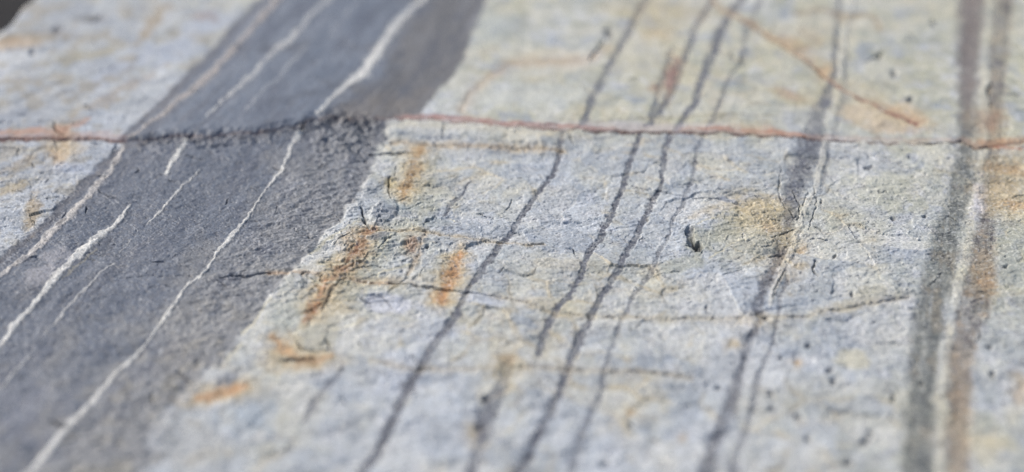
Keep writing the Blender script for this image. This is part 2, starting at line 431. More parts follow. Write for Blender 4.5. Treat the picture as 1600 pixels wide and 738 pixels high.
# right-hand bands
b1s, b1l = band(B1, 11)
b3s, b3l = band(B3, 8)
nb = fbm(q * 160, WY * 6, 50, 4, .6)
put(col, (116, 120, 118), b1s * np.clip(.84 + .45 * nb + .35 * n_mot2, 0, 1))
put(col, (96, 102, 104), .6 * b1s * ss(.1, .5, n_mot + .6 * n_mot2))
put(col, (148, 140, 124), .5 * b1s * ss(.1, .5, -n_mot + .4 * nb))
put(col, (134, 122, 120), b1s * .6 * (1 - ss(120, 250, PY)))
put(col, (128, 124, 118), b3s * np.clip(.72 + .6 * nb + .3 * n_mot2, 0, 1))
put(col, (104, 102, 106), .8 * b3s * ss(.1, .5, n_mot2 + .4 * nb))
put(col, (172, 150, 126), .5 * b3s * ss(.1, .5, -n_mot2 + .3 * n_mot))
put(col, (206, 202, 184), np.clip(.5 + .8 * n_mot2 + .4 * nb, 0, .8) * np.exp(-((PX - (np.interp(PY, [t[0] for t in B1], [t[2] for t in B1]) + 11)) / 8) ** 2))
H += -0.7 * mm * b1s - 0.5 * mm * b3s
put(col, (196, 196, 206), .8 * (1 - ss(.4, 1.1, spot(1530, 312, 14, 42, 8) + .7 * n_mot2)))

# dark laminae: slightly recessed
lab = np.zeros(GX.shape, np.int16)           # which mesh each point belongs to (0 = the bed itself)
KINDS = {}                                   # label -> (name, slab)
nxt = 1
brk = fbm(WX * 120, WY * 70, 52, 4, .7)
for slab, pts, s in LAMINA:
    r = stroke(pts) + (.42 + .5 * (1 - s)) * brk + .14 * tone3 + .2 * fine
    on = (sd_ < 1) if slab == 'f' else (sd_ > -1)
    m = (1 - ss(.68, 1.18, r)) * on
    if pts is L5N:
        r = r + .7 * n_mot2 + .15 * tone2
        m = (1 - ss(.4, 1.7, r)) * on
    dens = np.clip(s * (.92 + .45 * n_mot2 + .5 * brk), 0, 1)
    put(col, (105, 109, 119), m * dens)
    H += -0.55 * mm * m * s
    KINDS[nxt] = ('dark_vein', slab)
    lab[(r < 1.0) & (far == (slab == 'f'))] = nxt
    nxt += 1
for slab, pts, s in [('n', PV1, .5), ('f', PV0, .45)]:
    r = stroke(pts) + .3 * brk
    on = (sd_ < 0) if slab == 'f' else (sd_ > 0)
    m = (1 - ss(.6, 1.3, r)) * on
    put(col, (206, 204, 194), m * s)
    H += 0.5 * mm * m
    KINDS[nxt] = ('pale_vein', slab)
    lab[(r < 1.0) & (far == (slab == 'f'))] = nxt
    nxt += 1

# rust, ochre and red iron stains
edge_n = .55 * n_mot2 + .3 * brk
for (x, y, rx, ry, a, c, s) in [
        (706, 432, 15, 30, 22, (186, 128, 78), .95), (690, 468, 16, 13, 20, (196, 140, 84), .9), (714, 414, 13, 10, 0, (190, 130, 84), .8),
        (556, 392, 18, 24, 20, (146, 104, 84), .9), (575, 368, 16, 10, -20, (176, 140, 112), .8), (530, 430, 14, 12, 0, (160, 128, 96), .7),
        (508, 458, 13, 20, 30, (184, 136, 92), .9), (490, 486, 12, 16, 30, (178, 124, 82), .85), (648, 268, 14, 20, 10, (170, 132, 92), .85),
        (634, 304, 16, 10, 0, (164, 138, 92), .8), (654, 237, 16, 7, 0, (196, 150, 100), .85), (644, 386, 11, 14, 0, (160, 112, 90), .8),
        (600, 440, 40, 8, 3, (176, 150, 120), .5), (344, 617, 37, 10, -10, (178, 132, 92), .7), (440, 543, 20, 14, 0, (182, 146, 112), .75),
        (478, 572, 34, 8, -4, (184, 142, 110), .8), (498, 562, 12, 6, 0, (196, 150, 112), .7), (791, 571, 14, 11, -10, (178, 126, 80), .9),
        (98, 204, 12, 10, 0, (178, 128, 104), .85), (92, 242, 16, 14, 0, (180, 138, 88), .85), (100, 228, 10, 8, 0, (184, 146, 100), .7),
        (1049, 122, 9, 26, 18, (150, 90, 100), .85), (1024, 139, 8, 5, 0, (130, 62, 66), .9), (1030, 55, 22, 12, 0, (196, 176, 140), .6),
        (1235, 150, 26, 8, 18, (184, 140, 100), .55), (1240, 72, 30, 12, 25, (196, 160, 118), .6), (1287, 112, 12, 12, 0, (196, 156, 112), .75),
        (1405, 178, 38, 9, 22, (182, 132, 104), .55), (1560, 224, 40, 7, 0, (184, 134, 96), .7), (1545, 190, 20, 18, 0, (150, 110, 100), .6),
        (1172, 332, 26, 20, 20, (190, 172, 130), .45), (1203, 356, 13, 10, 0, (188, 146, 118), .7), (1210, 322, 12, 10, 0, (196, 180, 120), .6),
        (1225, 410, 26, 30, 0, (160, 140, 112), .35), (1254, 390, 9, 9, 0, (200, 164, 124), .75), (1540, 440, 13, 16, 0, (180, 130, 86), .7),
        (1578, 262, 32, 12, 6, (188, 140, 92), .85), (1586, 320, 30, 11, 3, (192, 146, 98), .8), (1570, 290, 26, 14, 0, (170, 150, 118), .6),
        (1498, 625, 12, 30, 0, (164, 134, 112), .5), (1499, 700, 12, 34, 0, (160, 134, 114), .4), (1246, 568, 9, 7, 0, (196, 156, 96), .8),
        (986, 648, 8, 7, 0, (186, 140, 90), .75), (1066, 688, 7, 6, 0, (192, 152, 104), .7), (1145, 540, 10, 8, 0, (196, 176, 128), .7),
        (1596, 610, 14, 24, 0, (196, 166, 130), .6), (1175, 505, 30, 10, 0, (200, 186, 150), .4), (735, 680, 10, 14, 0, (186, 170, 128), .6),
        (610, 288, 9, 7, 0, (214, 196, 140), .9), (20, 68, 34, 7, -3, (182, 142, 100), .6), (1040, 20, 60, 14, 0, (196, 184, 150), .5)]:
    s *= .75
    r = spot(x, y, rx * 1.15, ry * 1.15, a) + 1.0 * edge_n + .1 * tone3 + .25 * fine
    c2_ = tuple(.8 * v + .2 * w for v, w in zip(c, (170, 150, 120)))
    put(col, (192, 172, 134), .6 * s * (1 - ss(.6, 2.1, r)))
    put(col, c2_, s * .95 * (1 - ss(.25, 1.15, r)))
    H += -.35 * mm * (1 - ss(.4, 1.1, r))
for pts, c, s in [
        ([(722, 172, 14), (739, 142, 12), (772, 118, 11), (800, 100, 12), (868, 98, 13), (918, 98, 13), (950, 78, 11)], (176, 146, 122), .45),
        ([(1112, -4, 5), (1125, 14, 5), (1152, 27, 6), (1179, 44, 6), (1205, 62, 7), (1234, 81, 8), (1268, 102, 7), (1291, 125, 5)], (142, 102, 78), .85),
        ([(1291, 125, 3), (1335, 152, 4), (1390, 176, 6), (1432, 194, 4)], (160, 116, 98), .75),
        ([(610, 221, 5), (644, 224, 7), (705, 226, 7), (800, 232, 8), (880, 237, 6)], (176, 152, 122), .7),
        ([(420, 431, 5), (468, 433, 8), (535, 437, 9), (576, 443, 6), (617, 447, 4)], (166, 128, 100), .8),
        ([(766, 465, 5), (807, 471, 8), (870, 492, 7), (960, 495, 6), (1060, 497, 6), (1160, 497, 6), (1260, 497, 7), (1340, 480, 9), (1420, 466, 7)], (168, 160, 140), .5),
        ([(583, 569, 8), (637, 581, 7), (705, 584, 6), (772, 583, 7), (834, 576, 8), (935, 586, 7), (986, 584, 6), (1037, 586, 6), (1081, 593, 6)], (158, 150, 134), .55),
        ([(583, 359, 4), (617, 364, 4), (664, 366, 4), (705, 374, 5), (766, 380, 5), (850, 384, 3)], (176, 158, 126), .65),
        ([(1245, 24, 6), (1285, 15, 8), (1318, 27, 8), (1362, 25, 6), (1376, 48, 5)], (122, 108, 98), .75),
        ([(1251, 51, 9), (1280, 66, 10)], (150, 138, 124), .7),
        ([(1160, 330, 5), (1205, 349, 4), (1215, 350, 3)], (150, 128, 96), .5),
        ([(664, 366, 6), (652, 405, 7), (638, 430, 5)], (146, 122, 100), .6),
        ([(45, 255, 6), (54, 240, 5), (75, 232, 5)], (140, 140, 140), .6)]:
    r = stroke(pts) + 1.3 * edge_n + .3 * tone2
    put(col, tuple(.9 * v + .1 * w for v, w in zip(c, (176, 170, 160))), .9 * s * (1 - ss(.0, 1.9, r)))
    put(col, (192, 178, 148), .35 * s * (1 - ss(.6, 3.6, r)))
    H += -.5 * mm * (1 - ss(.1, 1.0, r))
for (x, y, rx, ry, a, c, s) in [(704, 440, 34, 46, 20, (186, 176, 146), .6), (520, 450, 46, 60, 35, (182, 170, 142), .5), (645, 275, 40, 48, 10, (184, 176, 148), .5),
                                (1185, 350, 95, 50, 10, (184, 178, 154), .4), (350, 615, 62, 22, -10, (184, 174, 150), .6), (470, 560, 70, 26, 0, (186, 176, 150), .6),
                                (1570, 290, 50, 60, 0, (184, 168, 136), .5), (95, 225, 36, 28, 0, (188, 172, 144), .6), (790, 580, 30, 24, 0, (182, 172, 146), .6),
                                (1500, 620, 24, 130, 4, (160, 146, 128), .5), (1540, 430, 28, 60, 4, (158, 142, 120), .6)]:
    put(col, c, s * (1 - ss(.2, 1.3, spot(x, y, rx, ry, a) + .7 * n_mot + .4 * n_mot2)))
for pts, c, s in [
        ([(586, 358, 8), (572, 374, 16), (556, 396, 24), (540, 420, 18), (526, 436, 14), (508, 458, 20), (492, 486, 20), (478, 506, 10)], (150, 112, 84), .8),
        ([(560, 380, 6), (552, 400, 10), (544, 412, 6)], (134, 84, 66), .6),
        ([(512, 446, 6), (500, 470, 10), (490, 490, 7)], (182, 128, 86), .7),
        ([(660, 228, 8), (652, 252, 14), (640, 282, 16), (630, 308, 12)], (162, 130, 90), .75),
        ([(718, 404, 12), (708, 428, 21), (698, 452, 19), (690, 474, 19)], (180, 132, 88), .8),
        ([(424, 530, 8), (442, 546, 18), (466, 566, 12), (500, 568, 10), (520, 560, 6)], (184, 146, 106), .7),
        ([(308, 625, 10), (330, 620, 17), (356, 614, 16), (382, 608, 11)], (178, 134, 92), .75),
        ([(1076, 340, 4), (1110, 330, 10), (1150, 316, 14), (1200, 330, 30), (1226, 372, 20)], (182, 166, 130), .3)]:
    r = stroke(pts) + .8 * n_mot2 + .3 * brk + .25 * fine
    put(col, (194, 172, 134), .5 * s * (1 - ss(.5, 3.2, r + .6 * n_mot)))
    put(col, c, s * (1 - ss(.0, 1.6, r)) * np.clip(1 - .5 * n_mot2 + .2 * tone3, 0, 1))
# pale network in the shattered corner
for pts in [[(480, 400, 3), (520, 372, 4), (560, 350, 3)], [(500, 420, 3), (545, 415, 2), (590, 400, 3), (612, 372, 3)],
            [(560, 450, 3), (600, 425, 3), (640, 418, 3)], [(478, 440, 4), (505, 452, 4), (545, 445, 3)], [(590, 385, 2), (606, 410, 2)],
            [(700, 345, 2), (714, 350, 2)], [(520, 520, 4), (560, 512, 3)], [(1110, 402, 3), (1150, 380, 3), (1180, 372, 3)],
            [(1090, 352, 2), (1130, 335, 3), (1155, 328, 2)], [(380, 528, 5), (408, 490, 5), (425, 470, 3)], [(352, 566, 4), (378, 540, 6)]]:
    r = stroke(pts) + .6 * edge_n
    put(col, (212, 206, 180), .7 * (1 - ss(.4, 1.3, r)))
# fine cream webs on the near pale bed
web = np.abs(fbm(WX * 45, WY * 38, 55, 3, .6))
put(col, (208, 204, 184), .45 * (1 - ss(0, .035, web)) * (1 - dark_s) * ss(-.1, .3, n_warm + .2) * near_w)
web2 = np.abs(fbm(WX * 60 + 9, WY * 70, 56, 3, .6))
put(col, (150, 146, 134), .40 * (1 - ss(0, .03, web2)) * (1 - dark_s) * ss(0, .4, n_mot + .1))

# red seam between the two slabs
strip = ss(617, 640, PX) * ss(-17, -13, sd_ * np.interp(PX, [600, 800, 930, 1200, 1300], [1.9, 1.5, 1, 1, 3])) * (sd_ < 0)
put(col, (196, 190, 192), .5 * strip * (1 - ss(1080, 1200, PX + 30 * n_mot)))
put(col, (196, 168, 144), .5 * strip * ss(1080, 1200, PX + 30 * n_mot) * (1 - ss(1230, 1300, PX)))
redw = np.interp(PX, [-500, 0, 180, 200, 480, 600, 640, 740, 900, 1200, 1300, 1450, 1600], [3.2, 3.2, 2.8, 1.0, .8, 1.5, 1.6, 2.8, 1.8, 1.5, 1.4, 1.2, 2.0])
reds = np.interp(PX, [-500, 0, 180, 200, 480, 600, 640, 740, 900, 1200, 1300, 1450, 1600], [.9, .9, .8, .5, .5, .6, .9, .9, .9, .85, .8, .7, .7])
put(col, (98, 64, 54), .95 * reds * (1 - ss(.4, 1.5, np.abs(sd_ + 1.0 + 1.5 * brk) / redw + 1.3 * brk + .9 * n_mot)))
put(col, (178, 134, 116), np.interp(PX, [-500, 640, 900, 960, 1180, 1240, 2100], [.42, .42, .3, .1, .15, .35, .35]) * reds * (1 - ss(.5, 1.5, np.abs(sd_ + 6) / (redw * 2) + .8 * n_mot2)) * (1 - ss(190, 215, PX) * (1 - ss(600, 640, PX))))
for pts, c, s in [
        ([(868, 198, 2), (940, 191, 3), (1000, 186, 3), (1084, 183, 3), (1160, 180, 3), (1215, 184, 2)], (142, 138, 124), .6),
        ([(617, 183, 2), (700, 184, 3), (790, 193, 4), (900, 198, 3), (960, 203, 2)], (150, 96, 88), .75),
        ([(1060, 201, 3), (1139, 202, 5), (1200, 207, 4), (1260, 213, 3)], (172, 122, 100), .7),
        ([(1150, 25, 3), (1200, 62, 3), (1240, 86, 4), (1288, 124, 3)], (118, 84, 70), .6),
        ([(1288, 124, 3), (1335, 152, 3), (1390, 176, 4), (1432, 194, 4)], (128, 84, 76), .8),
        ([(0, 209, 8), (40, 207, 8), (90, 205, 9), (120, 196, 8), (142, 186, 4)], (180, 140, 118), .6),
        ([(1552, 226, 3), (1600, 232, 5)], (170, 112, 84), .7)]:
    r = stroke(pts) + .7 * brk + .5 * n_mot2
    put(col, c, s * (1 - ss(.3, 1.5, r)))
# blotchy brown weathering on the left pale bed
for (x, y, rx, ry, a, c, s) in [(60, 60, 60, 7, -4, (140, 130, 112), .7), (130, 90, 70, 7, -14, (158, 150, 126), .6), (180, 150, 60, 7, -30, (150, 140, 128), .6),
                                (240, 40, 34, 9, -50, (164, 150, 128), .7), (30, 130, 40, 6, 0, (150, 142, 126), .6), (320, 28, 22, 6, 10, (140, 124, 116), .6),
                                (96, 150, 30, 5, -10, (140, 136, 128), .6), (150, 32, 30, 5, 0, (120, 124, 130), .6), (15, 300, 40, 6, -20, (160, 146, 116), .7),
                                (50, 335, 9, 30, 12, (156, 138, 108), .7), (25, 262, 40, 6, -30, (150, 138, 118), .6), (110, 262, 30, 8, 0, (176, 186, 204), .6)]:
    r = spot(x, y, rx * 1.2, ry * 1.2, a) + 1.0 * n_mot2 + .3 * brk
    put(col, c, s * (1 - ss(.3, 1.4, r)))
put(col, (205, 198, 176), .5 * np.exp(-((sd_ - 9) / 6) ** 2) * ss(600, 640, PX) * (1 - ss(850, 1000, PX)))

# quartz veins: slightly proud
vn = fbm(WX * 150, WY * 90, 58, 3, .6)
for slab, pts, s in QUARTZ:
    r = stroke([(p[0], p[1], p[2] * (.88 if slab == 'f' or p[2] > 8 else 1.0)) for p in pts]) + .9 * vn * (1.25 - s * .6) + .12 * tone3
    on = (sd_ < 1) if slab == 'f' else (sd_ > -1)
    m = (1 - ss(.45 if slab == 'n' else .2, 1.2 if slab == 'n' else 1.45, r)) * on
    if pts in (V4N, V4F):
        put(col, (196, 192, 188) if slab == 'n' else (172, 164, 158), m * np.clip(.80 + .9 * vn, 0, 1))
        put(col, (110, 108, 110), .8 * m * (r < .4) * ss(.05, .3, n_mot2))
    else:
        put(col, (220, 220, 216), m * np.clip(s * (.90 + .7 * vn + .35 * brk), 0, 1))
    H += (0.7 * mm * s) * m
    KINDS[nxt] = ('quartz_vein', slab)
    lab[(r < 1.0) & (far == (slab == 'f'))] = nxt
    nxt += 1
put(col, (176, 168, 140), .35 * (1 - ss(.3, 1.0, stroke([(150, 390, 4), (118, 418, 6), (95, 438, 3)]))))

# ------------------------------------------------------------------ cracks, hollows and pits
CRACKS = [  # points (x, y, width), depth mm, darkness
    ([(1437, 225, 4), (1488, 226, 3.5), (1501, 219, 3), (1522, 231, 5), (1545, 228, 4)], 3.5, .6),
    ([(1290, 220, 2.5), (1335, 223, 3)], 2.5, .5), ([(480, 190, 6), (474, 202, 5), (470, 206, 3)], 3.5, .5),
    ([(204, 216, 3), (240, 216, 5), (278, 214, 6), (339, 213, 4), (400, 209, 4), (440, 200, 5), (478, 192, 5)], 1.3, .22),
    ([(617, 187, 2.5), (688, 191, 2.5), (800, 203, 2.5), (935, 207, 2.2), (1071, 209, 2.2), (1200, 213, 2.5), (1288, 220, 2)], 2.2, .25),
    ([(-60, 222, 3), (41, 218, 3), (135, 218, 3), (190, 220, 3)], 2.0, .2),
    ([(608, 445, 3), (650, 451, 5.4), (690, 457, 4.6), (722, 462, 3.6), (772, 466, 2.2)], 4.5, .9),
    ([(345, 436, 2.5), (375, 433, 3.6), (400, 432, 4), (425, 430, 3.6)], 3.4, .7), ([(183, 436, 1.6), (240, 432, 1.4), (300, 434, 1.4)], 1.2, .3),
    ([(580, 240, 4), (610, 242, 5), (640, 241, 4)], 4.5, .85), ([(607, 276, 4), (606, 291, 3), (611, 311, 3)], 3, .7), ([(619, 262, 3), (615, 276, 2)], 2, .5),
    ([(563, 328, 5), (570, 346, 6), (578, 360, 6), (590, 364, 5), (612, 364, 2)], 3.5, .6),
    ([(1062, 356, 1.5), (1076, 354, 2)], 2, .5),
    ([(983, 291, 1.6), (1006, 294, 2), (1030, 299, 1.8), (1068, 309, 2.4)], 2, .5), ([(993, 250, 1.2), (1034, 258, 1.3)], 1.2, .35),
    ([(1081, 311, 1.5), (1122, 311, 2.4), (1140, 318, 2), (1155, 323, 3.5)], 2.4, .5), ([(1091, 284, 1.4), (1139, 301, 1.6), (1200, 314, 1.4)], 1.2, .3),
    ([(1352, 240, 1.6), (1390, 247, 2), (1420, 262, 2), (1444, 269, 1.6)], 1.6, .45), ([(800, 364, 2.5), (813, 368, 2)], 2, .5),
    ([(895, 388, 4), (898, 396, 4)], 2.5, .7), ([(896, 396, 1.6), (905, 405, 1.4)], 1.2, .3), ([(780, 428, 3), (785, 422, 4)], 2.4, .7),
    ([(888, 208, 3), (894, 222, 4), (898, 226, 2)], 2, .4), ([(696, 196, 3), (688, 216, 3)], 2.2, .45),
    ([(583, 466, 2), (600, 472, 2.5), (612, 484, 3)], 1.8, .35), ([(539, 437, 5), (522, 458, 7), (505, 486, 6)], 1.6, .35),
    ([(463, 537, 4), (472, 549, 4), (492, 553, 3), (515, 552, 3)], 3, .5), ([(507, 532, 5), (516, 546, 5), (529, 556, 4)], 3, .5),
    ([(441, 568, 4), (466, 568, 5), (491, 566, 3)], 2.6, .45), ([(152, 296, 1.6), (169, 308, 2), (190, 313, 2.2)], 1.6, .5),
    ([(152, 274, 3), (165, 275, 4)], 2.5, .5), ([(243, 270, 2), (256, 271, 4)], 2.4, .5), ([(284, 244, 2), (300, 246, 3), (318, 250, 2)], 1.8, .4),
    ([(333, 393, 2), (342, 392, 3)], 1.6, .5), ([(278, 585, 4), (288, 592, 6), (298, 600, 3)], 3, .5), ([(236, 618, 5), (240, 634, 5)], 2.8, .45),
    ([(86, 663, 5), (98, 669, 7), (108, 674, 5)], 3.2, .55), ([(112, 556, 2.5), (126, 557, 2.5)], 1.6, .4), ([(160, 557, 2), (172, 558, 3)], 1.6, .4),
    ([(92, 634, 3), (104, 636, 3)], 1.6, .3), ([(426, 262, 2), (438, 270, 4)], 2.4, .6), ([(400, 452, 1.5), (421, 446, 2)], 1.2, .3),
    ([(340, 440, 3), (354, 448, 3)], 1.6, .4), ([(700, 388, 1.5), (712, 388, 1.5)], 1, .3), ([(1268, 376, 2), (1292, 379, 3)], 2.6, .7),
    ([(1272, 356, 2), (1282, 360, 3), (1284, 364, 2)], 2.2, .6), ([(1205, 346, 3), (1218, 347, 4)], 2.6, .7), ([(1230, 330, 2), (1240, 340, 3), (1252, 342, 2)], 1.8, .4),
    ([(1270, 415, 3), (1273, 428, 5), (1280, 434, 2)], 3, .6), ([(1282, 315, 4), (1284, 322, 5)], 2.4, .6), ([(1502, 439, 3), (1515, 446, 4), (1524, 447, 2)], 2.6, .6),
    ([(1528, 456, 2), (1546, 462, 3)], 1.8, .4), ([(1400, 446, 2), (1408, 438, 2)], 1.4, .4), ([(1225, 440, 2), (1240, 442, 2)], 1.4, .4),
    ([(1388, 612, 3), (1396, 624, 5)], 2.4, .45), ([(1551, 132, 5), (1544, 140, 7), (1543, 152, 4), (1546, 168, 6)], 3, .65), ([(1550, 105, 5), (1555, 118, 5)], 2, .4),
    ([(1526, 151, 3), (1534, 152, 4)], 2, .5), ([(1440, 204, 2), (1470, 204, 2)], 1.4, .3), ([(100, 212, 2), (88, 206, 5), (84, 194, 4)], 3, .5), ([(86, 220, 4), (90, 236, 4)], 2, .35),
    ([(134, 168, 6), (143, 174, 6)], 3.2, .5), ([(52, 255, 4), (54, 262, 4)], 2.4, .5), ([(22, 300, 2.5), (34, 303, 3)], 2, .5),
    ([(1110, 498, 2), (1118, 490, 3)], 1.4, .4), ([(1098, 484, 2), (1112, 490, 3)], 1.6, .4), ([(1035, 432, 2), (1050, 436, 3)], 1.6, .4),
    ([(992, 445, 3), (1004, 454, 4)], 2.2, .5), ([(820, 392, 1.5), (822, 400, 2)], 1.2, .3), ([(1572, 150, 5), (1600, 152, 5)], 2, .35),
    ([(918, 100, 5), (936, 76, 6), (946, 66, 8)], 2, .45), ([(1158, 92, 7), (1162, 106, 5)], 2.2, .4), ([(929, 148, 7), (916, 142, 3), (906, 130, 2)], 1.6, .35),
    ([(842, 197, 4), (870, 195, 4)], 2, .4), ([(180, 224, 7), (176, 236, 7)], 3, .5), ([(140, 222, 4), (160, 228, 4)], 2, .4),
    ([(1125, 14, 4), (1179, 44, 4), (1234, 81, 5), (1268, 102, 4), (1291, 125, 3)], 1.8, .25), ([(1350, 100, 1), (1372, 90, 4), (1384, 82, 3)], 2, .3),
    ([(655, 525, 4), (662, 532, 4)], 1.8, .35), ([(535, 626, 6), (541, 636, 5)], 2.2, .4)]
for pts in [[(1222, 262, 2), (1216, 300, 2), (1228, 330, 3)], [(1236, 296, 2), (1250, 322, 3), (1246, 345, 2)], [(1262, 300, 2), (1254, 325, 2)],
            [(1208, 372, 3), (1224, 366, 2), (1240, 360, 2)], [(1200, 400, 2), (1214, 396, 3), (1232, 398, 2)], [(1244, 262, 2), (1262, 266, 2)],
            [(1228, 420, 2), (1216, 440, 3), (1208, 470, 2)], [(1192, 388, 2), (1206, 384, 2)], [(1270, 290, 2), (1276, 330, 2), (1262, 360, 2)],
            [(590, 392, 2), (604, 378, 3), (622, 372, 2)], [(560, 420, 2), (586, 414, 2), (606, 420, 2)], [(520, 384, 2), (536, 376, 3), (550, 366, 2)],
            [(496, 408, 2), (520, 404, 2)], [(636, 330, 2), (660, 322, 2)], [(566, 300, 2), (590, 296, 3)], [(548, 350, 2), (562, 344, 2)],
            [(470, 450, 2), (500, 446, 2)], [(560, 470, 2), (584, 478, 3)], [(536, 505, 2), (560, 500, 2)], [(600, 320, 2), (640, 312, 2)],
            [(664, 420, 2), (656, 440, 2)], [(750, 340, 2), (780, 345, 2)], [(1020, 430, 2), (1062, 424, 2)], [(1130, 430, 2), (1160, 420, 2)]]:
    CRACKS.append((pts, 1.8, .4))
PITS = [(1457, 37, 6, 5), (1373, 91, 8, 5), (1423, 157, 7, 5), (1396, 117, 9, 6), (952, 54, 11, 12), (1264, 540, 7, 5), (1298, 580, 11, 6), (1303, 597, 6, 7),
        (1249, 652, 8, 7), (1263, 686, 8, 8), (1352, 690, 13, 6), (1361, 676, 7, 6), (1330, 462, 5, 5), (985, 670, 7, 6), (1122, 608, 8, 6),
        (1393, 622, 5, 7), (759, 626, 9, 8), (752, 672, 14, 9), (1552, 586, 7, 6), (1546, 545, 6, 5), (1220, 560, 5, 4), (1203, 617, 6, 6),
        (1275, 412, 4, 4), (1572, 418, 6, 4), (1304, 402, 4, 3), (1195, 500, 5, 4), (1420, 246, 4, 3), (91, 49, 14, 6), (52, 86, 7, 6), (150, 32, 18, 5),
        (1357, 262, 8, 4), (1446, 340, 7, 4), (1395, 344, 5, 5), (945, 728, 12, 7), (670, 388, 4, 3), (1105, 478, 6, 4), (1145, 90, 5, 5), (1440, 600, 5, 5),
        (1325, 725, 12, 8), (1205, 640, 7, 5)]
crackm = np.zeros(GX.shape, np.float32)
dirt_shade = np.zeros(GX.shape, np.float32)  # crack and pit fill, plus shade painted in the hollow and along the lip
for pts, d, k in CRACKS:
    pts = [(p[0], p[1], .88 * p[2]) for p in pts]
    pts[0], pts[-1] = (*pts[0][:2], .5 * pts[0][2]), (*pts[-1][:2], .5 * pts[-1][2])
    r = stroke(pts) + .3 * vn + .12 * tone3
    m = 1 - ss(.15, 1.3, r)
    H += -d * mm * .9 * m
    np.maximum(dirt_shade, m * k, out=dirt_shade)
for k, (x, y, rx, ry) in enumerate(PITS):
    r = spot(x, y, rx, ry, -20) + .45 * edge_n
    m = 1 - ss(.2, 1.05, r)
    H += -2.2 * mm * m
    np.maximum(dirt_shade, m * .55, out=dirt_shade)
for pts in [[(766, 465), (807, 471), (870, 492), (960, 495), (1060, 497), (1160, 497), (1260, 497), (1340, 480), (1420, 466)],
            [(583, 569), (637, 581), (705, 584), (772, 583), (834, 576), (935, 586), (986, 584), (1037, 586), (1081, 593)],
            [(425, 431), (468, 433), (535, 437), (576, 443), (617, 447)], [(583, 359), (617, 364), (664, 366), (705, 374), (766, 380), (850, 384), (950, 398)],
            [(644, 224), (705, 227), (800, 233), (880, 237)], [(0, 290), (40, 282), (90, 264), (120, 240)], [(0, 316), (50, 318), (100, 309)],
            [(-30, 150), (40, 146), (110, 130), (190, 104), (270, 78)], [(0, 195), (90, 192), (190, 196)]]:
    r = stroke([(*p, 2.0) for p in pts]) + 1.3 * brk + 1.6 * tone2 + 1.8 * np.maximum(n_mot + .1, 0)
    m = 1 - ss(.2, 1.6, r)
    H += -.8 * mm * m
    np.maximum(dirt_shade, .24 * m, out=dirt_shade)
r = np.minimum(spot(1079, 366, 6.5, 17, -16), spot(1088, 385, 14, 7, 30)) + .15 * tone3 + .1 * vn
m = 1 - ss(.8, 1.1, r)
lowr = ss(-6, 10, (PX - 1082) + .8 * (PY - 376))
H += -mm * m * (2.4 + 5.0 * lowr)
np.maximum(dirt_shade, m * (.34 + .36 * lowr), out=dirt_shade)  # shadow inside the hollow painted into the colour, deepest at lower right
# brownish shading painted along the broken lip where the dark bed steps down
lip_shade = np.exp(-((sd_ - 4) / 6) ** 2) * ss(195, 215, PX) * (1 - ss(590, 615, PX))
np.maximum(dirt_shade, np.clip(.28 * lip_shade + .5 * lip_shade * ss(0, .4, rough), 0, .6), out=dirt_shade)
# small cracks and chips everywhere
for k in range(330):
    x, y = rng.uniform(-60, 1660), rng.uniform(-20, 765)
    L, ang = rng.uniform(4, 15) * (1.0 if k % 6 else 2.0), math.radians(rng.normal(14, 14))
    w = rng.uniform(.6, 1.5)
    if k % 9 == 0:
        ang -= math.radians(62)
    pts = [(x, y, .8)]
    for j in range(3):
        a2 = ang + rng.normal(0, .22)
        x, y = x + math.cos(a2) * L / 3, y + math.sin(a2) * L / 3
        pts.append((x, y, w if j < 2 else .7))
    x0, y0 = pts[0][0], pts[0][1]
    m0 = 6
    i0, i1 = np.searchsorted(ys, [min(p[1] for p in pts) - m0, max(p[1] for p in pts) + m0])
    j0, j1 = np.searchsorted(xs, [min(p[0] for p in pts) - m0, max(p[0] for p in pts) + m0])
    X, Y = PX[i0:i1, j0:j1], PY[i0:i1, j0:j1]
    if X.size == 0:
        continue
    r = np.full(X.shape, 99.0)
    for p, q_ in zip(pts[:-1], pts[1:]):
        vx, vy = q_[0] - p[0], q_[1] - p[1]
        t = np.clip(((X - p[0]) * vx + (Y - p[1]) * vy) / (vx * vx + vy * vy + 1e-6), 0, 1)
        r = np.minimum(r, np.hypot(X - p[0] - t * vx, Y - p[1] - t * vy) / (.5 * (p[2] + (q_[2] - p[2]) * t)))
    m = (1 - ss(.2, 1.4, r)).astype(np.float32)
    dep = rng.uniform(.5, 1.7)
    H[i0:i1, j0:j1] -= dep * mm * m
    # one side of the crack stands a little higher, like a lifted flake
    cx0, cy0 = (pts[0][0] + pts[3][0]) / 2, (pts[0][1] + pts[3][1]) / 2
    side = (Y - cy0) * math.cos(ang) - (X - cx0) * math.sin(ang)
    bump = np.exp(-(((X - cx0) / (L * .5)) ** 2 + ((Y - cy0) / 5) ** 2))
    H[i0:i1, j0:j1] += (.35 * mm * bump * (side < 0)).astype(np.float32)
    np.maximum(dirt_shade[i0:i1, j0:j1], m * rng.uniform(.15, .55), out=dirt_shade[i0:i1, j0:j1])
put(col, (66, 62, 66), np.clip(dirt_shade, 0, 1))
